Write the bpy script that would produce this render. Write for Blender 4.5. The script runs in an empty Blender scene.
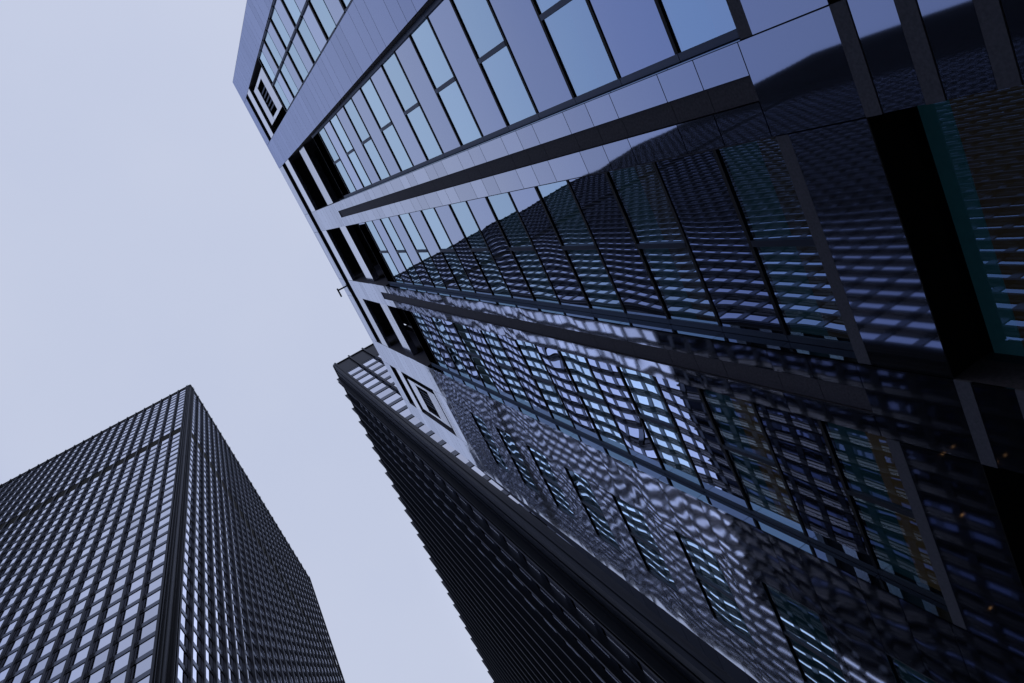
import bpy, math, random
from mathutils import Matrix, Vector
random.seed(7)
SC = bpy.context.scene
COL = SC.collection

# ---------------------------------------------------------------- camera
cam_d = bpy.data.cameras.new('camera')
cam = bpy.data.objects.new('camera', cam_d); COL.objects.link(cam)
F_PX = 805.88
# columns: world x (towards the granite facade), y (along it), z (up) in image axes right, down, forward
R3 = Matrix(((0.832256, 0.423995, -0.357181), (-0.484934, 0.869001, -0.098373), (0.268681, 0.255080, 0.928840)))
flip = Matrix(((1, 0, 0), (0, -1, 0), (0, 0, -1)))
cam.matrix_world = (flip @ R3).transposed().to_4x4()
cam_d.sensor_width = 36; cam_d.lens = F_PX / 1024 * 36
cam_d.clip_start = 0.1; cam_d.clip_end = 3000
SC.camera = cam

# ---------------------------------------------------------------- world and sun (overcast)
SUN_EL, SUN_ROT = math.radians(48), math.radians(140)
W = bpy.data.worlds.new('World'); SC.world = W; W.use_nodes = True
nt = W.node_tree; N = nt.nodes; L = nt.links; N.clear()
sky = N.new('ShaderNodeTexSky'); sky.sky_type = 'NISHITA'; sky.sun_disc = False
sky.sun_elevation = SUN_EL; sky.sun_rotation = SUN_ROT; sky.air_density = 1.5; sky.dust_density = 4; sky.ozone_density = 2
tc = N.new('ShaderNodeTexCoord'); nz = N.new('ShaderNodeTexNoise'); nz.inputs['Scale'].default_value = 1.6; nz.inputs['Detail'].default_value = 5
L.new(tc.outputs['Generated'], nz.inputs['Vector'])
cr = N.new('ShaderNodeValToRGB'); cr.color_ramp.elements[0].position = 0.3; cr.color_ramp.elements[1].position = 0.72
cr.color_ramp.elements[0].color = (0.55, 0.607, 0.785, 1); cr.color_ramp.elements[1].color = (0.62, 0.668, 0.815, 1)
L.new(nz.outputs['Fac'], cr.inputs[0])
sc10 = N.new('ShaderNodeVectorMath'); sc10.operation = 'SCALE'; sc10.inputs[3].default_value = 10.0
L.new(cr.outputs[0], sc10.inputs[0])
mx = N.new('ShaderNodeMix'); mx.data_type = 'RGBA'; mx.inputs[0].default_value = 0.94
# bright patch added to the overcast, out of view, to brighten the mirrored tower windows
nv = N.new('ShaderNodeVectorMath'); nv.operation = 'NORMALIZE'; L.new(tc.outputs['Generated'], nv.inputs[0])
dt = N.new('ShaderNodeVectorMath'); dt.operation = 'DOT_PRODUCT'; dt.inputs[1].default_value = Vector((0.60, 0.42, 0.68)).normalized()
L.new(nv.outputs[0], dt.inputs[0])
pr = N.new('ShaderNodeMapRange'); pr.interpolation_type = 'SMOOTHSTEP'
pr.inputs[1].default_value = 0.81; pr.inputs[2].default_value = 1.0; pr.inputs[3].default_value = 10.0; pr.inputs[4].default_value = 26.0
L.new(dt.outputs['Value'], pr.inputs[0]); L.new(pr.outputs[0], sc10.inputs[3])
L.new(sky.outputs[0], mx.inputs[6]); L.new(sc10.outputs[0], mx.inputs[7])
bg = N.new('ShaderNodeBackground'); bg.inputs['Strength'].default_value = 0.1
# towards the tower side the overcast is a deeper lavender blue
sx = N.new('ShaderNodeSeparateXYZ'); L.new(nv.outputs[0], sx.inputs[0])
gx = N.new('ShaderNodeMapRange'); gx.interpolation_type = 'SMOOTHSTEP'
gx.inputs[1].default_value = -0.22; gx.inputs[2].default_value = -0.62; gx.inputs[3].default_value = 0; gx.inputs[4].default_value = 1
L.new(sx.outputs['X'], gx.inputs[0])
gm_ = N.new('ShaderNodeMix'); gm_.data_type = 'RGBA'; gm_.inputs[6].default_value = (1, 1, 1, 1); gm_.inputs[7].default_value = (0.55, 0.65, 0.95, 1)
L.new(gx.outputs[0], gm_.inputs[0])
ml = N.new('ShaderNodeMix'); ml.data_type = 'RGBA'; ml.blend_type = 'MULTIPLY'; ml.inputs[0].default_value = 1
L.new(mx.outputs[2], ml.inputs[6]); L.new(gm_.outputs[2], ml.inputs[7])
L.new(ml.outputs[2], bg.inputs['Color'])
wo = N.new('ShaderNodeOutputWorld'); L.new(bg.outputs[0], wo.inputs[0])
sd = bpy.data.lights.new('sun', 'SUN'); sd.energy = 0.5; sd.angle = math.radians(14); sd.color = (1, 0.96, 0.92)
so = bpy.data.objects.new('sun', sd); COL.objects.link(so)
sdir = Vector((math.cos(SUN_EL) * math.sin(SUN_ROT), math.cos(SUN_EL) * math.cos(SUN_ROT), math.sin(SUN_EL)))
so.rotation_euler = sdir.to_track_quat('Z', 'Y').to_euler()
SC.view_settings.view_transform = 'Standard'; SC.view_settings.look = 'None'
SC.view_settings.exposure = 0; SC.view_settings.gamma = 1
SC.cycles.max_bounces = 8; SC.cycles.glossy_bounces = 5; SC.cycles.diffuse_bounces = 2
SC.cycles.transmission_bounces = 4; SC.cycles.transparent_max_bounces = 8
SC.cycles.caustics_reflective = False; SC.cycles.caustics_refractive = False

# ---------------------------------------------------------------- materials
def mat(name):
    m = bpy.data.materials.new(name); m.use_nodes = True; m.node_tree.nodes.clear()
    return m, m.node_tree.nodes, m.node_tree.links

def w_input(N, L):
    """one number per panel / per object, so that every pane warps its own way"""
    at = N.new('ShaderNodeAttribute'); at.attribute_name = 'rnd'
    oi = N.new('ShaderNodeObjectInfo')
    a = N.new('ShaderNodeMath'); a.operation = 'ADD'
    L.new(at.outputs['Fac'], a.inputs[0]); L.new(oi.outputs['Random'], a.inputs[1])
    b = N.new('ShaderNodeMath'); b.operation = 'MULTIPLY'; b.inputs[1].default_value = 53.7
    L.new(a.outputs[0], b.inputs[0])
    return b.outputs[0], a.outputs[0]

def reflector(name, tint, base, rough, fmin, fmax, power=2.0, wave=0.006, wscale=0.9, fine=0.0, see=0.0, speck=0.0, stretch=(1, 1, 1), detail=0.0, var=0.08):
    m, N, L = mat(name)
    wv, w0 = w_input(N, L)
    tc = N.new('ShaderNodeTexCoord')
    mp = N.new('ShaderNodeMapping'); mp.inputs['Scale'].default_value = stretch
    L.new(tc.outputs['Object'], mp.inputs[0])
    n1 = N.new('ShaderNodeTexNoise'); n1.noise_dimensions = '4D'; n1.inputs['Scale'].default_value = wscale
    n1.inputs['Detail'].default_value = detail; n1.inputs['Roughness'].default_value = 0.35
    L.new(mp.outputs[0], n1.inputs['Vector']); L.new(wv, n1.inputs['W'])
    bp = N.new('ShaderNodeBump'); bp.inputs['Distance'].default_value = wave; bp.inputs['Strength'].default_value = 1
    L.new(n1.outputs['Fac'], bp.inputs['Height'])
    if wave > 0.008:      # some slabs lie flat, others bow: the unevenness itself changes along the wall
        n3 = N.new('ShaderNodeTexNoise'); n3.inputs['Scale'].default_value = 0.17; n3.inputs['Detail'].default_value = 1
        L.new(tc.outputs['Object'], n3.inputs['Vector'])
        m3 = N.new('ShaderNodeMapRange'); m3.inputs[1].default_value = 0.35; m3.inputs[2].default_value = 0.65
        m3.inputs[3].default_value = wave * 0.35; m3.inputs[4].default_value = wave * 1.5
        L.new(n3.outputs['Fac'], m3.inputs[0]); L.new(m3.outputs[0], bp.inputs['Distance'])
    nrm = bp.outputs[0]
    if fine:
        n2 = N.new('ShaderNodeTexNoise'); n2.inputs['Scale'].default_value = 14; n2.inputs['Detail'].default_value = 3
        L.new(tc.outputs['Object'], n2.inputs['Vector'])
        b2 = N.new('ShaderNodeBump'); b2.inputs['Distance'].default_value = fine
        L.new(n2.outputs['Fac'], b2.inputs['Height']); L.new(nrm, b2.inputs['Normal']); nrm = b2.outputs[0]
    gl = N.new('ShaderNodeBsdfGlossy'); gl.inputs['Roughness'].default_value = rough
    # slight tone change from panel to panel
    vr = N.new('ShaderNodeMath'); vr.operation = 'FRACT'
    v1 = N.new('ShaderNodeMath'); v1.operation = 'MULTIPLY'; v1.inputs[1].default_value = 7.31
    L.new(w0, v1.inputs[0]); L.new(v1.outputs[0], vr.inputs[0])
    v2 = N.new('ShaderNodeMapRange'); v2.inputs[3].default_value = 0.98 - var; v2.inputs[4].default_value = 0.98 + var
    L.new(vr.outputs[0], v2.inputs[0])
    tn = N.new('ShaderNodeVectorMath'); tn.operation = 'SCALE'; tn.inputs[0].default_value = tint
    L.new(v2.outputs[0], tn.inputs[3]); L.new(tn.outputs[0], gl.inputs['Color'])
    L.new(nrm, gl.inputs['Normal'])
    df = N.new('ShaderNodeBsdfDiffuse'); df.inputs['Color'].default_value = (*base, 1)
    if speck:
        vo = N.new('ShaderNodeTexNoise'); vo.inputs['Scale'].default_value = 45; vo.inputs['Detail'].default_value = 2
        L.new(tc.outputs['Object'], vo.inputs['Vector'])
        r = N.new('ShaderNodeValToRGB'); r.color_ramp.elements[0].position = 0.45; r.color_ramp.elements[1].position = 0.66
        r.color_ramp.elements[0].color = (*base, 1); r.color_ramp.elements[1].color = (*[c + speck for c in base], 1)
        L.new(vo.outputs['Fac'], r.inputs[0]); L.new(r.outputs[0], df.inputs['Color'])
    under = df.outputs[0]
    if see:
        tr = N.new('ShaderNodeBsdfTransparent'); tr.inputs['Color'].default_value = (0.45, 0.72, 0.74, 1)
        ms = N.new('ShaderNodeMixShader'); ms.inputs[0].default_value = see
        L.new(under, ms.inputs[1]); L.new(tr.outputs[0], ms.inputs[2]); under = ms.outputs[0]
    lw = N.new('ShaderNodeLayerWeight'); lw.inputs['Blend'].default_value = 0.5
    pw = N.new('ShaderNodeMath'); pw.operation = 'POWER'; pw.inputs[1].default_value = power
    L.new(lw.outputs['Facing'], pw.inputs[0])
    mr = N.new('ShaderNodeMapRange'); mr.inputs[3].default_value = fmin; mr.inputs[4].default_value = fmax
    L.new(pw.outputs[0], mr.inputs[0])
    mix = N.new('ShaderNodeMixShader')
    L.new(mr.outputs[0], mix.inputs[0]); L.new(under, mix.inputs[1]); L.new(gl.outputs[0], mix.inputs[2])
    o = N.new('ShaderNodeOutputMaterial'); L.new(mix.outputs[0], o.inputs[0])
    return m

def plain(name, col, rough=0.5, spec=0.5, metal=0.0, var=0.15, scale=3.0):
    m, N, L = mat(name)
    p = N.new('ShaderNodeBsdfPrincipled'); p.inputs['Roughness'].default_value = rough
    p.inputs['Specular IOR Level'].default_value = spec; p.inputs['Metallic'].default_value = metal
    tc = N.new('ShaderNodeTexCoord'); nz = N.new('ShaderNodeTexNoise'); nz.inputs['Scale'].default_value = scale; nz.inputs['Detail'].default_value = 5
    L.new(tc.outputs['Object'], nz.inputs['Vector'])
    r = N.new('ShaderNodeValToRGB'); r.color_ramp.elements[0].position = 0.3; r.color_ramp.elements[1].position = 0.7
    r.color_ramp.elements[0].color = (*[c * (1 - var) for c in col], 1); r.color_ramp.elements[1].color = (*[c * (1 + var) for c in col], 1)
    L.new(nz.outputs['Fac'], r.inputs[0]); L.new(r.outputs[0], p.inputs['Base Color'])
    o = N.new('ShaderNodeOutputMaterial'); L.new(p.outputs[0], o.inputs[0])
    return m

M = {}
M['granite'] = reflector('polished_granite', (0.64, 0.69, 0.83), (0.006, 0.0065, 0.008), 0.03, 0.39, 0.95, 1.3, wave=0.017, wscale=0.40, speck=0.012, detail=0.6)
M['granite_dim'] = reflector('polished_granite_dim_sky', (0.50, 0.58, 0.86), (0.008, 0.009, 0.012), 0.04, 0.38, 0.74, 1.5, wave=0.005, wscale=0.5, speck=0.012, var=0.04)  # same granite for the left piers, weaker sky reflection put into the tint
M['granite_low'] = reflector('polished_base_granite', (0.66, 0.71, 0.86), (0.006, 0.0065, 0.008), 0.03, 0.38, 0.9, 1.5, wave=0.0018, wscale=0.5, speck=0.014)
M['glass'] = reflector('vision_glass', (0.66, 0.85, 1.0), (0.004, 0.012, 0.014), 0.0, 0.50, 0.95, 1.8, wave=0.0045, wscale=0.5, see=0.85)
M['entrance_glass'] = reflector('entrance_glass', (0.50, 0.74, 0.90), (0.004, 0.012, 0.014), 0.0, 0.28, 0.95, 1.8, wave=0.004, wscale=0.4, see=0.95)
M['spandrel'] = reflector('spandrel_glass', (0.61, 0.69, 0.90), (0.010, 0.010, 0.013), 0.0, 0.45, 0.95, 2.0, wave=0.018, wscale=0.28, stretch=(1, 1.3, 1))
M['frame'] = reflector('window_frame_metal', (0.62, 0.68, 0.84), (0.03, 0.034, 0.04), 0.3, 0.06, 0.18, 2.0, wave=0.002)
M['beam'] = reflector('pale_metal_panel', (0.82, 0.86, 0.97), (0.12, 0.12, 0.14), 0.12, 0.45, 0.95, 2.0, wave=0.004)
M['rough'] = plain('flamed_granite', (0.068, 0.062, 0.074), 0.75, 0.3, var=0.3, scale=16)
M['band'] = plain('bush_hammered_granite', (0.10, 0.10, 0.118), 0.8, 0.3, var=0.18, scale=18)
M['black'] = plain('black_gasket', (0.006, 0.006, 0.008), 0.6, 0.2)
M['dark'] = plain('dark_cavity', (0.010, 0.011, 0.012), 0.9, 0.1)
M['teal'] = plain('teal_blind', (0.08, 0.26, 0.30), 0.8, 0.1)
M['brown'] = plain('brown_timber_lining', (0.42, 0.25, 0.10), 0.8, 0.1, var=0.4, scale=1.2)
M['dim_brown'] = plain('dark_timber_lining', (0.22, 0.12, 0.06), 0.8, 0.1, var=0.4, scale=1.2)
M['steel'] = reflector('black_painted_steel', (0.58, 0.61, 0.72), (0.009, 0.010, 0.012), 0.28, 0.03, 0.14, 2.0, wave=0.0015)
M['steel_span'] = reflector('dark_spandrel_steel', (0.62, 0.68, 0.86), (0.018, 0.02, 0.024), 0.24, 0.10, 0.27, 2.0, wave=0.002)
M['tglass'] = reflector('tower_glass', (0.78, 0.82, 0.97), (0.012, 0.014, 0.018), 0.0, 0.44, 0.97, 1.5, wave=0.0014, wscale=0.5, var=0.13)
M['shade_glass'] = reflector('shaded_tower_glass', (0.5, 0.55, 0.75), (0.008, 0.009, 0.012), 0.02, 0.22, 0.6, 2.0, wave=0.002)  # tower glass of the shaded side, its dark reflections put into the colour
M['mirror'] = reflector('polished_reveal', (0.55, 0.68, 0.84), (0.010, 0.010, 0.013), 0.0, 0.32, 0.75, 1.5, wave=0.001)
def add_glow(m, col, st):
    nt = M[m].node_tree
    for n in nt.nodes:
        if n.type == 'BSDF_PRINCIPLED': n.inputs['Emission Color'].default_value = (*col, 1); n.inputs['Emission Strength'].default_value = st
add_glow('brown', (1, 0.44, 0.22), 0.045); add_glow('dim_brown', (1, 0.40, 0.2), 0.012); add_glow('teal', (0.25, 0.72, 1.0), 0.016)      # glow put into linings and blinds in place of room light and daylight
def lamp_mat():
    m, N, L = mat('lit_lamp'); e = N.new('ShaderNodeEmission'); e.inputs['Color'].default_value = (1, 0.50, 0.18, 1); e.inputs['Strength'].default_value = 0.4
    o = N.new('ShaderNodeOutputMaterial'); L.new(e.outputs[0], o.inputs[0]); return m
M['lamp'] = lamp_mat()
M['concrete'] = plain('concrete', (0.25, 0.25, 0.26), 0.9, 0.2)
M['asphalt'] = plain('asphalt', (0.05, 0.05, 0.052), 0.9, 0.2, scale=0.7)
M['paving'] = plain('granite_paving', (0.22, 0.215, 0.22), 0.8, 0.3, scale=1.1)
M['paint'] = plain('white_road_paint', (0.75, 0.75, 0.73), 0.7, 0.2)

# ---------------------------------------------------------------- mesh helper
class MB:
    def __init__(s): s.v = []; s.f = []; s.r = []
    def quad(s, a, b, c, d, r=None):
        i = len(s.v); s.v += [a, b, c, d]; s.f.append((i, i + 1, i + 2, i + 3)); s.r.append(random.random() if r is None else r)
    def hexa(s, p, r=None):      # 8 points: bottom ring 0-3 (counter-clockwise from above), top ring 4-7
        r = random.random() if r is None else r
        i = len(s.v); s.v += p
        for q in ((3, 2, 1, 0), (4, 5, 6, 7), (0, 1, 5, 4), (1, 2, 6, 5), (2, 3, 7, 6), (3, 0, 4, 7)):
            s.f.append(tuple(i + k for k in q)); s.r.append(r)
    def box(s, x0, x1, y0, y1, z0, z1, r=None):
        s.hexa([(x0, y0, z0), (x1, y0, z0), (x1, y1, z0), (x0, y1, z0), (x0, y0, z1), (x1, y0, z1), (x1, y1, z1), (x0, y1, z1)], r)
    def obox(s, fr, a0, a1, d0, d1, z0, z1, r=None):
        """box in a frame fr = (origin, along, out): a along the face, d outwards"""
        o, al, ou = fr
        def P(a, d, z): return (o[0] + al[0] * a + ou[0] * d, o[1] + al[1] * a + ou[1] * d, z)
        pts = [P(a0, d0, z0), P(a1, d0, z0), P(a1, d1, z0), P(a0, d1, z0)]
        if al[0] * ou[1] - al[1] * ou[0] < 0: pts = [pts[0], pts[3], pts[2], pts[1]]
        s.hexa(pts + [(p[0], p[1], z1) for p in pts], r)
    def build(s, name, m, parent=None, loc=(0, 0, 0)):
        me = bpy.data.meshes.new(name)
        me.from_pydata([tuple(v[k] - loc[k] for k in range(3)) for v in s.v], [], s.f); me.update()
        a = me.attributes.new('rnd', 'FLOAT', 'FACE'); a.data.foreach_set('value', s.r)
        me.materials.append(M[m])
        o = bpy.data.objects.new(name, me); COL.objects.link(o); o.location = loc
        if parent: o.parent = parent
        return o

def thing(name, label, cat, loc=(0, 0, 0), group=None):
    o = bpy.data.objects.new(name, None); COL.objects.link(o); o.location = loc
    o['label'] = label; o['category'] = cat
    if group: o['group'] = group
    return o
def setting(o): o['kind'] = 'structure'; return o

GZ = -1.6   # street level below the camera

# ---------------------------------------------------------------- ground
g = MB(); g.quad((-1500, -1500, GZ - .15), (1500, -1500, GZ - .15), (1500, 1500, GZ - .15), (-1500, 1500, GZ - .15)); setting(g.build('ground', 'concrete'))
g = MB(); g.quad((-14, -600, GZ - .14), (1.5, -600, GZ - .14), (1.5, 600, GZ - .14), (-14, 600, GZ - .14)); setting(g.build('road', 'asphalt'))
g = MB()
for k in range(-40, 40): g.box(-6.35, -6.2, k * 9, k * 9 + 3, GZ - .139, GZ - .134)
setting(g.build('road_markings', 'paint'))
g = MB(); g.box(1.5, 60, -600, 600, GZ - .3, GZ); setting(g.build('pavement', 'paving'))
g = MB(); g.box(-230, -14, -600, 600, GZ - .3, GZ); setting(g.build('plaza', 'paving'))

# ================================================================ granite building on the right
HB = 79.7; XF = 10.0
bld = thing('granite_office_building', 'polished grey granite and blue glass office building filling the right of the view', 'office building', (10, 6, GZ))
def part(mb, name, m, parent=None):
    """a part: its mesh is written in the coordinates of the thing it belongs to"""
    p = parent or bld
    root = p
    while root.parent: root = root.parent
    L0 = root.location
    mb.v = [(v[0] - L0[0], v[1] - L0[1], v[2] - L0[2]) for v in mb.v]
    return mb.build(name, m, p)

def yend(z): return min(25.0, 24.95 - 0.035 * (z - 26))       # far end wall is slightly battered
BAYS = [(-10.5, -6.35), (-4.05, 0.74), (2.6, 7.52), (9.32, 14.3), (16.85, 21.25)]
PITCH = 2.532; Z0 = 15.08       # storey lines of the recessed glazing
ZL = [Z0 + PITCH * k for k in range(0, 17)]      # 14.5 ... 53.5
ZTOPW = 58.1
jz = []
z = 17.7 - 4.87
while z < HB:
    jz += [z, z + 1.32, z + 2.68]; z += 4.87
def panels(mb, y0, y1, z0, z1, x=XF, cuts=None, slant=False):
    """granite slabs with open joints, each its own quad facing the street"""
    zs = [z0] + [q for q in (cuts if cuts is not None else jz) if z0 + .25 < q < z1 - .25] + [z1]
    g = 0.014
    for a, b in zip(zs[:-1], zs[1:]):
        ya, yb = (yend(a), yend(b)) if slant else (y1, y1)
        n = max(1, round((ya - y0) / 2.3)) if slant else 1
        for k in range(n):
            l0 = y0 + (ya - y0) * k / n; l1 = y0 + (ya - y0) * (k + 1) / n
            m0 = y0 + (yb - y0) * k / n; m1 = y0 + (yb - y0) * (k + 1) / n
            t = [random.gauss(0, .0012) for _ in range(3)]
            P = [(x, l0 + g, a + g), (x, l1 - g, a + g), (x, m1 - g, b - g), (x, m0 + g, b - g)]
            Q = [(x + .03, p[1], p[2]) for p in P]
            r = random.random()
            i = len(mb.v); mb.v += P + Q
            for q in ((0, 3, 2, 1), (0, 1, 5, 4), (1, 2, 6, 5), (2, 3, 7, 6), (3, 0, 4, 7)):
                mb.f.append(tuple(i + w for w in q)); mb.r.append(r)

# body behind the cladding
def end_line(z): return [(10.0, yend(z)), (11.15, yend(z) - 2.8), (13.5, yend(z) - 8.6), (46, -9.0)]   # plan of the unseen end wall, raked so the dark tower mirrors sky
b = MB(); b.hexa([(13.5, -12.57, GZ), (46, -12.57, GZ), (46, -9.05, GZ), (13.5, 15.0, GZ), (13.5, -12.57, HB - .05), (46, -12.57, HB - .05), (46, -9.05, HB - .05), (13.5, 14.4, HB - .05)])
part(b, 'building_core', 'dark')
b = MB(); b.hexa([(10.04, -12.57, HB - .35), (13.48, -12.57, HB - .35), (13.48, 14.2, HB - .35), (10.04, 22.7, HB - .35), (10.04, -12.57, HB - .06), (13.48, -12.57, HB - .06), (13.48, 14.2, HB - .06), (10.04, 22.7, HB - .06)]); part(b, 'roof', 'concrete')

# piers between the bays
edges = [(-12.6, -10.5), (-6.35, -4.05), (0.74, 2.6), (7.52, 9.32), (14.3, 16.85), (21.25, None)]
groove = {2: (1.39, 1.89), 3: (8.15, 8.73)}
THIN = (74.2, 76.6)
for i, (a, c) in enumerate(edges):
    bk = MB()
    last = c is None
    XD = 12.8 if i == 4 else 13.48
    thin = i in (2, 3)
    zsplit = [(GZ, 10.38), (10.38, 12.7), (12.7, THIN[0]), (THIN[1], HB)] if thin else [(GZ, 10.38), (10.38, 12.7), (12.7, HB)]
    for (za, zb) in zsplit:
        pm = MB(); gmat = 'granite_low' if za < 12 else 'granite_dim' if i < 2 else 'granite'
        if last:
            bk.hexa([(10.035, a + .02, za), (10.7, a + .02, za), (10.7, yend(za) - 1.8, za), (10.035, yend(za) - .12, za), (10.035, a + .02, zb), (10.7, a + .02, zb), (10.7, yend(zb) - 1.72, zb), (10.035, yend(zb) - .12, zb)])
            panels(pm, a, 0, za, zb, slant=True); part(pm, 'granite_pier', gmat); continue
        if i in groove and za == 12.7:
            g0, g1 = groove[i]
            bk.box(10.035, XD, a + .02, g0 - .02, za, 61); bk.box(10.035, XD, g1 + .02, c - .02, za, 61)
            bk.box(10.25, 13.48, g0 - .02, g1 + .02, za, 61)
            bk.box(10.035, XD, a + .02, c - .02, 61, zb)
            panels(pm, a, g0, za, 61); part(pm, 'granite_pier', 'granite'); pm = MB(); panels(pm, g1, c, za, 61); panels(pm, a, c, 61, zb)
            gm = MB()
            zs = [za + .02] + [q for q in jz if za + .3 < q < 60.7] + [60.98]
            for q0, q1 in zip(zs[:-1], zs[1:]): gm.box(10.06, 10.24, g0 + .006, g1 - .006, q0 + .008, q1 - .008)
            part(gm, 'recessed_granite_strip', 'rough')
        elif za == GZ and 0 < i < 5:
            bk.box(10.035, XD, a + .02, c - .02, za, zb)
            zz = zb
            bands = MB(); first = True
            while zz > GZ + .5:
                bands.box(9.985, 10.03, a + .004, c - .004, zz - .34, zz - .004)
                zn = zz - 1.16
                panels(pm, a, c, max(zn, GZ), zz - .345, cuts=[]); zz = zn
            part(bands, 'granite_band', 'band')
        else:
            bk.box(10.035, XD, a + .02, c - .02, za, zb)
            panels(pm, a, c, za, zb)
        p = part(pm, 'granite_pier', gmat)
    part(bk, 'pier_backing', 'rough')
# the end wall
ew = MB()
for k in range(16):
    z0 = GZ + (HB - GZ) * k / 16; z1 = GZ + (HB - GZ) * (k + 1) / 16
    e0, e1 = end_line(z0), end_line(z1)
    for j in range(3):
        n = (1, 3, 16)[j]
        for m_ in range(n):
            def I(e, t): return (e[j][0] + (e[j + 1][0] - e[j][0]) * t, e[j][1] + (e[j + 1][1] - e[j][1]) * t)
            A, B_, C_, D_ = I(e0, m_ / n + .004), I(e0, (m_ + 1) / n - .004), I(e1, (m_ + 1) / n - .004), I(e1, m_ / n + .004)
            ew.quad((*B_, z0 + .02), (*A, z0 + .02), (*D_, z1), (*C_, z1))
part(ew, 'end_wall', 'granite')
ew = MB()
for k in range(16):
    z0 = GZ + (HB - GZ) * k / 16; z1 = GZ + (HB - GZ) * (k + 1) / 16
    ew.quad((10, -12.6, z0 + .02), (46, -12.6, z0 + .02), (46, -12.6, z1), (10, -12.6, z1))
part(ew, 'end_wall', 'granite')

def vision(y0, y1, z0, z1, x, parent=bld, low=False, split=True, lining='brown'):
    w = MB(); ym = (y0 + y1) / 2
    def glass(a, c):
        n = 1
        w.quad((x, a, z0), (x, a, z1), (x, c, z1), (x, c, z0))
    if split: glass(y0, ym - .06); glass(ym + .06, y1)
    else: glass(y0, y1)
    o = part(w, 'window', 'glass', parent)
    if split:
        t = MB(); t.box(x - .05, x + .06, ym - .075, ym + .075, z0, z1); part(t, 'transom', 'frame', o)
    bl = MB(); zc = z0 + (z1 - z0) * (.50 if low else 0)
    bl.box(x + .12, x + .14, y0, y1, zc + .003, z1); part(bl, 'blind', 'teal', o)
    if low:
        cu = MB(); cu.box(x + .15, x + .19, y0, y1, z0, zc + .1); part(cu, 'timber_lining', lining, o)
    return o

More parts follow.
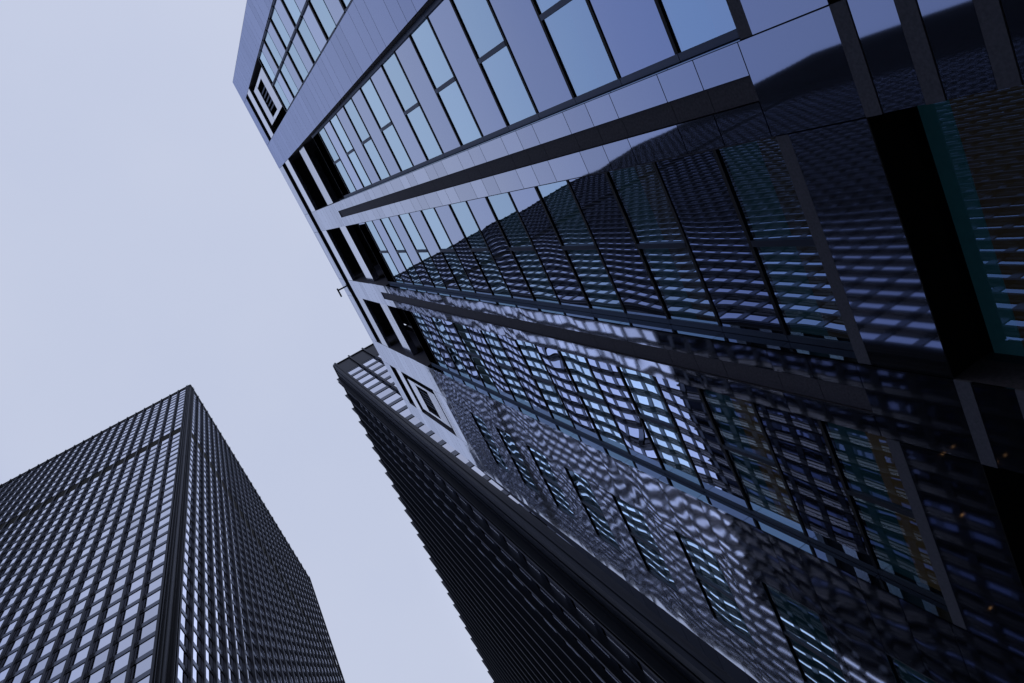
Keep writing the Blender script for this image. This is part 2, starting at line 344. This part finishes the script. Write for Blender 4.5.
XW = 10.40
for bi, (y0, y1) in enumerate(BAYS):
    if bi in (1, 2, 3):
        rows = [(12.62, ZL[0], True)] + [(ZL[k], ZL[k] + PITCH, k % 2 == 1) for k in range(len(ZL))]
        yf0, yf1 = y0 + .02, y1 - .20
        if bi == 1: yf0 = y0 + .2
        for (a, c, vis) in rows:
            if a > 57: continue
            c = min(c, ZTOPW)
            if vis: vision(yf0, yf1, a + .08, c - .05, XW, low=(a < 22), lining='brown' if bi == 3 else 'dim_brown')
            else:
                s = MB(); s.quad((XW - .02, yf0, a + .08), (XW - .02, yf0, c - .05), (XW - .02, yf1, c - .05), (XW - .02, yf1, a + .08))
                part(s, 'spandrel_panel', 'spandrel')
            mu = MB(); mu.box(XW - .045, XW + .05, yf0, yf1, c - .055, c + .065 if c < 57 else c); part(mu, 'mullion', 'black')
        # back wall, side frames, sill band
        bk = MB(); bk.box(XW + .6, 13.48, y0 - .01, y1 + .01, 12.3, ZTOPW - .05); part(bk, 'bay_backing', 'dark')
        fr = MB()
        zs = [12.62] + ZL + [ZTOPW]
        for a, c in zip(zs[:-1], zs[1:]): fr.box(XW - .03, XW + .05, yf1, y1 - .03, a + .01, c - .01)
        if bi == 1:
            part(fr, 'window_frame', 'frame'); fr = MB()
            for a, c in zip(zs[:-1], zs[1:]): fr.box(XW - .10, XW + .05, y0 + .03, yf0, a + .01, c - .01)
        part(fr, 'window_frame', 'frame')
        rv = MB(); rv.box(10.035, XW + .05, y0 + .001, y0 + .02, 12.62, ZTOPW); part(rv, 'reveal', 'rough')
        rv = MB()
        for a, c in zip(zs[:-1], zs[1:]): rv.box(10.01, XW - .04, y1 - .02, y1 - .001, a + .01, c - .01)
        part(rv, 'reveal', 'mirror')
        bd = MB(); bd.box(10.01, XW + .1, y0 + .01, y1 - .01, 12.27, 12.615); part(bd, 'sill_band', 'band')
        pn = MB(); ym = (y0 + y1) / 2
        panels(pn, y0, y1, 10.38, 12.265, cuts=[])
        pl = part(pn, 'granite_lintel', 'granite_low')
        pk = MB(); pk.box(10.035, 13.48, y0, y1, 10.40, 12.26); part(pk, 'lintel_backing', 'dark', pl)
        # street-level opening, deep and dark
        XL = 10.72
        lb = MB(); lb.box(XL + 1.6, 13.48, y0, y1, GZ, 10.38); part(lb, 'entrance_backing', 'dark')
        for (a, c, nm, mm) in ((6.9, 10.3, 'entrance_window', 'entrance_glass'), (3.0, 6.8, 'entrance_window', 'entrance_glass'), (GZ + .1, 2.9, 'entrance_window', 'entrance_glass')):
            w = MB(); ym = (y0 + y1) / 2
            w.quad((XL, y0, a), (XL, y0, c), (XL, y1, c), (XL, y1, a))
            o = part(w, nm, mm)
            if a > 6: 
                t = MB(); t.box(XL + .25, XL + .28, y0, y1, 9.72, c); part(t, 'blind', 'teal', o)
                t = MB(); t.box(XL + .29, XL + .33, y0, y1, a, 9.76); part(t, 'timber_lining', 'dim_brown', o)
        t = MB()
        for zz in (2.95, 6.85): t.box(XL - .06, XL + .06, y0, y1, zz - .05, zz + .05)
        part(t, 'entrance_frame', 'black')
        # top of the bay: open plant-room slots between pale beams
        tb = MB()
        XB = XW - .02 if bi == 1 else XW - .02
        tb.box(XB, XB + .5, y0 + .02, y1 - .02, 63.6, 66.4); part(tb, 'pale_beam', 'beam')
        tb = MB(); tb.box(10.02, 10.3, y0 + .005, y1 - .005, 71.6, THIN[0]); part(tb, 'pale_beam', 'beam')
        # lintel strip above top windows
        s = MB(); s.box(XB, XB + .4, y0 + .2, y1 - .20, ZL[-1] + .12, ZTOPW); part(s, 'pale_beam', 'beam')
    elif bi == 0:
        P0 = 2.56; rows = [(15.04 + P0 * k, 15.04 + P0 * (k + 1), k % 2 == 1) for k in range(2, 18)]
        for (a, c, vis) in rows:
            if vis: vision(y0 + .1, y1 - .1, a + .1, c - .08, 10.10)
            else:
                s = MB(); ym = (y0 + y1) / 2
                for q0, q1 in ((y0 + .1, ym - .06), (ym + .06, y1 - .1)):
                    s.quad((10.09, q0, a + .1), (10.09, q0, c - .08), (10.09, q1, c - .08), (10.09, q1, a + .1))
                part(s, 'spandrel_panel', 'spandrel')
            if vis: mu = MB(); mu.box(10.04, 10.15, y0 + .1, y1 - .1, c - .10, c + .14); part(mu, 'mullion', 'black')
        fr = MB(); zt = rows[0][0]; ze = rows[-1][1]
        for q0, q1 in ((y0 + .01, y0 + .1), (y1 - .1, y1 - .01), ((y0 + y1) / 2 - .06, (y0 + y1) / 2 + .06)):
            fr = MB()
            for k in range(16): fr.box(10.02, 10.2, q0, q1, zt + k * P0 + .12, zt + (k + 1) * P0 - .09)
            part(fr, 'window_frame', 'frame')
        bk = MB(); bk.box(10.6, 13.48, y0, y1, GZ, ze + .1); part(bk, 'bay_backing', 'dark')
        pn = MB(); panels(pn, y0, y1, GZ, zt - .1); part(pn, 'granite_lintel', 'granite')
        # louvred plant opening near the roof
        a, c = ze + .12, 72.2
        for (q0, q1) in ((a + .35, a + 3.0), (a + 6.9, a + 9.4)):
            tb = MB(); tb.box(10.05, 10.12, y0 + .6, y1 - .6, q0, q1); part(tb, 'pale_panel', 'beam')
        tb = MB(); tb.box(10.06, 10.12, y0 + .6, y0 + .85, a + 3.0, a + 6.9); part(tb, 'pale_panel', 'beam')
        tb = MB(); tb.box(10.06, 10.12, y1 - .85, y1 - .6, a + 3.0, a + 6.9); part(tb, 'pale_panel', 'beam')
        for k in range(5):
            lv = MB(); lv.box(10.12, 10.2, y0 + 1.35 + k * .34, y0 + 1.47 + k * .34, a + 3.0, a + 6.9); part(lv, 'louvre', 'frame')
        tb = MB(); tb.box(10.0, 10.4, y0 + .02, y1 - .02, c, THIN[0] + .3); part(tb, 'pale_beam', 'beam')
    else:
        # punched windows set in the polished wall
        heads = [5.4, 10.45, 15.55, 20.7, 25.9, 31.05, 36.1, 41.2, 46.3, 51.4]
        pn = MB(); prev = GZ
        for h in heads:
            zb = h - 2.65
            panels(pn, y0, y1, prev, zb); part(pn, 'granite_infill', 'granite'); pn = MB(); prev = h
            vision(y0 + .06, y1 - .06, zb + .05, h, 10.07)
            fr = MB(); fr.box(10.012, 10.3, y0 + .005, y0 + .055, zb, h); fr.box(10.012, 10.3, y1 - .055, y1 - .005, zb, h); fr.box(10.012, 10.3, y0 + .055, y1 - .055, zb, zb + .05)
            part(fr, 'window_frame', 'frame')
            hd = MB(); hd.box(10.03, 10.4, y0 + .005, y1 - .005, h + .002, h + .15); part(hd, 'window_head', 'black')
        panels(pn, y0, y1, prev, 60.0); part(pn, 'granite_infill', 'granite')
        bk = MB(); bk.box(10.65, 10.95, y0, y1 - .15, GZ, HB - .4); part(bk, 'bay_backing', 'dark')
        a, c = 61.2, 71.0
        tb = MB(); tb.box(10.0, 10.3, y0, y1, 60.0, 60.9); part(tb, 'pale_beam', 'beam'); tb = MB(); tb.box(10.0, 10.3, y0, y1, 71.8, THIN[0] - .3); part(tb, 'pale_beam', 'beam')
        for (q0, q1) in ((a + .35, a + 3.0), (a + 6.9, a + 9.4)):
            tb = MB(); tb.box(10.05, 10.12, y0 + .6, y1 - .6, q0, q1); part(tb, 'pale_panel', 'beam')
        tb = MB(); tb.box(10.06, 10.12, y0 + .6, y0 + .85, a + 3.0, a + 6.9); part(tb, 'pale_panel', 'beam')
        tb = MB(); tb.box(10.06, 10.12, y1 - .85, y1 - .6, a + 3.0, a + 6.9); part(tb, 'pale_panel', 'beam')
        for k in range(5):
            lv = MB(); lv.box(10.12, 10.2, y0 + 1.35 + k * .34, y0 + 1.47 + k * .34, a + 3.0, a + 6.9); part(lv, 'louvre', 'frame')
    # parapet above the thin slot
    pn = MB(); panels(pn, y0, y1, THIN[1], HB)
    o = part(pn, 'parapet', 'granite_dim' if bi == 0 else 'granite'); pk = MB(); pk.box(10.035, 10.36, y0, y1, THIN[1] + .02, HB - .4); part(pk, 'parapet_backing', 'rough', o)

# window-cleaning davit leaning over the roof edge
dv = thing('roof_davit', 'small dark davit bracket sticking out over the roof edge of the granite building', 'davit', (10.3, 8.6, HB))
b = MB(); b.box(10.1, 10.25, 8.5, 8.7, HB, HB + .6); part(b, 'post', 'steel', dv)
b = MB(); b.box(9.55, 10.24, 8.53, 8.67, HB + .45, HB + .6); part(b, 'arm', 'steel', dv)
b = MB(); b.box(9.42, 9.56, 8.4, 9.3, HB + .35, HB + .55); part(b, 'lamp_head', 'steel', dv)

# ================================================================ steel and glass towers
def px_of(P):
    v = R3 @ Vector(P)
    if v.z <= 0.01: return None
    return 512 + F_PX * v.x / v.z, 341.5 + F_PX * v.y / v.z
def px_area(q):
    p = [px_of(c) for c in q]
    if any(k is None for k in p): return 0
    cx = sum(k[0] for k in p) / 4; cy = sum(k[1] for k in p) / 4
    if not (-15 < cx < 1039 and -15 < cy < 698): return 0
    return abs(sum(p[i][0] * p[(i + 1) % 4][1] - p[(i + 1) % 4][0] * p[i][1] for i in range(4))) / 2

def tower(tw, H, faces, rows, core, win_h, gm=('tglass', 'tglass'), hide=None):
    """faces: (origin, along, out, first, n, pitch, depth); rows: (z of window sill) list"""
    cands = []; mull = []
    for fi, (o, al, ou, first, n, pitch, depth, length) in enumerate(faces):
        fr = (o, al, ou)
        # spandrel bands, one per storey and face
        prev = GZ
        for k, zr in enumerate(rows + [H - 2.3 if H > 200 else H - 9.6]):
            top = zr
            if top - prev > .05:
                s = MB(); big = top - prev > 3
                s.obox(fr, first - .05, length, -.24, -.20 if big else -.08, prev, top)
                part(s, 'plant_floor_band' if big else 'spandrel', 'dark' if big else 'steel_span', tw)
            prev = top + win_h
        s = MB(); s.obox(fr, 0, length, -.24, -.04, H - (2.25 if H > 200 else 9.55), H - .4)
        s.obox(fr, 0, length + .05, -.24, .12, H - .4, H)
        part(s, 'roof_fascia', 'steel', tw)
        for k in range(n + 1):
            a = first + k * pitch
            s = MB(); s.obox(fr, a - .045, a + .045, -.10, depth - .04, GZ, H + .25)
            s.obox(fr, a - .14, a + .14, depth - .04, depth, GZ, H + .25)
            part(s, 'mullion', 'steel', tw)
            if k < n:
                for zr in rows:
                    a0, a1 = a + .05, a + pitch - .05
                    def P(aa, z): return (o[0] + al[0] * aa - ou[0] * .14, o[1] + al[1] * aa - ou[1] * .14, z)
                    t = random.gauss(0, .0035)
                    q = [P(a0, zr), P(a1, zr), P(a1, zr + win_h), P(a0, zr + win_h)]
                    if al[0] * ou[1] - al[1] * ou[0] > 0: q = q[::-1]
                    ar = px_area(q)
                    if hide and hide(q[0]): ar = 0
                    cands.append((ar, q, 1 if k == 0 else fi))
    cands.sort(key=lambda c: -c[0])
    for ar, q, fi in cands[:100]:
        w = MB(); w.quad(*q); part(w, 'window', gm[fi], tw)
    w = MB(); mi = []
    for ar, q, fi in cands[100:]: w.quad(*q); mi.append(fi)
    o = part(w, 'window', gm[0], tw); o['kind'] = 'stuff'
    o.data.materials.append(M[gm[1]]); o.data.polygons.foreach_set('material_index', mi)
    b = MB(); b.hexa(core); part(b, 'tower_core', 'dark', tw)

def corner_column(tw, pts, H, m='steel'):
    b = MB()
    for (x0, x1, y0, y1) in pts: b.box(x0, x1, y0, y1, GZ, H)
    part(b, 'corner_column', m, tw)

# left tower
H1 = 223.0
t1 = thing('steel_tower', 'tall black steel tower with its corner towards us and bright windows, lower left', 'tower', (-60, 50, GZ))
rows = []
z = H1 - 2.3 - 2.72
for k in range(13): rows.append(z); z -= 3.85
z = 166.4 - 2.72
while z > 4: rows.append(z); z -= 3.61
rows = sorted(rows)
YA, XA = 27.7, -18.7
XE = -182.0; YE = 91.4
core = [(XE + .5, YA + .34, GZ), (XA - .34, YA + .34, GZ), (XA - .34, YE - .5, GZ), (XE + .5, YE - .5, GZ)]
core = core + [(p[0], p[1], H1 - .4) for p in core]
tower(t1, H1, [((XA, YA), (-1, 0), (0, -1), .95, 71, 2.28, .27, XA - XE), ((XA, YA), (0, 1), (1, 0), 1.35, 27, 2.28, .27, YE - YA)], rows, core, 2.72)
corner_column(t1, [(XA - .95, XA - .30, YA - .02, YA + .5), (XA - .42, XA - .10, YA + .12, YA + .62), (XA - .5, XA + .02, YA + .62, YA + 1.3), (XA - .62, XA - .56, YA - .3, YA - .02), (XA + .02, XA + .3, YA + .9, YA + .96)], H1 + .2)

# unseen block added outside the frame to darken the lower reflections of the facade
t3 = thing('unseen_office_block', 'unseen dark low office block added across the street to darken reflections in the granite building', 'office block', (-40, -45, GZ))
H3 = 64.0
b = MB(); b.box(-75, -19.4, -92, -12.6, GZ, H3); part(b, 'block_core', 'dark', t3)
b = MB(); b.box(-75.1, -19.0, -92.1, -12.4, H3, H3 + 1.2); part(b, 'roof', 'concrete', t3)
for k in range(15):
    z = GZ + 4 + k * 4.1
    b = MB(); b.box(-19.38, -19.05, -92, -12.6, z, z + 1.5); part(b, 'spandrel', 'steel_span', t3)
    b = MB(); b.box(-75, -19.4, -12.58, -12.3, z, z + 1.5); part(b, 'spandrel', 'steel_span', t3)
for k in range(20):
    y = -92 + k * 4.1
    b = MB(); b.box(-19.39, -18.8, y, y + .35, GZ, H3 - .01); part(b, 'mullion', 'steel', t3)

# middle tower
H2 = 136.0
t2 = thing('dark_tower', 'dark steel tower behind the granite building, its shaded striped side towards us', 'tower', (30, 60, GZ))
XM, YM = 9.4, 25.35
rows = []
z = H2 - 10.1 - 3.15
while z > 4: rows.append(z); z -= 4.4
rows = sorted(rows)
YE2 = 116.0
def slantx(y): return XM - .033 * (y - YM)
core = [(slantx(YM) + .36, YM + .36, GZ), (56, YM + .36, GZ), (56, YE2 - .5, GZ), (slantx(YE2) + .36, YE2 - .5, GZ)]
core = core + [(p[0], p[1], H2 - .5) for p in core]
ln = math.hypot(1, .033); al = (-.033 / ln, 1 / ln); ou = (-1 / ln, -.033 / ln)
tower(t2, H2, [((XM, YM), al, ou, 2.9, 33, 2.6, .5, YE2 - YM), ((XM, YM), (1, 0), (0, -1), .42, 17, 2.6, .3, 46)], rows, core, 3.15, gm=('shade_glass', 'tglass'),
      hide=lambda q: q[0] > 12.5 and q[2] < 112)
b = MB()
for (za, zb, xa, xb) in ((GZ, 50, 10.42, 10.30), (50, H2, 10.30, 9.72)):
    b.hexa([(XM - .02, YM - .2, za), (xa, YM - .2, za), (xa, YM + .3, za), (XM - .02, YM + .3, za), (XM - .02, YM - .2, zb), (xb, YM - .2, zb), (xb, YM + .3, zb), (XM - .02, YM + .3, zb)])
part(b, 'corner_column', 'steel', t2)
corner_column(t2, [(XM - .0, XM + .5, YM - .05, YM + .6), (XM - .05, XM + .3, YM + .7, YM + 1.6), (XM - .12, XM + .3, YM + 1.7, YM + 2.8), (XM - .6, XM - .12, YM + 2.3, YM + 2.36)], H2 + .2)
# small warm lamps on the lower storeys of the left tower, seen only as sparks in the polished granite
for k, (u, v) in enumerate(((944, 453), (996, 462), (963, 515), (991, 607))):
    d = R3.transposed() @ Vector(((u - 512) / F_PX, (v - 341.5) / F_PX, 1.0))
    t = 10 / d.x; hit = d * t; t2_ = (10 - (XA + .3)) / d.x
    c = Vector((XA + .34, hit.y + d.y * t2_, hit.z + d.z * t2_))
    if c.y < YA + 1: continue
    b = MB(); b.box(c.x - .05, c.x + .12, c.y - .07, c.y + .07, c.z - .05, c.z + .05); part(b, 'wall_lamp', 'lamp', t1)
print('objects', len(bpy.data.objects))
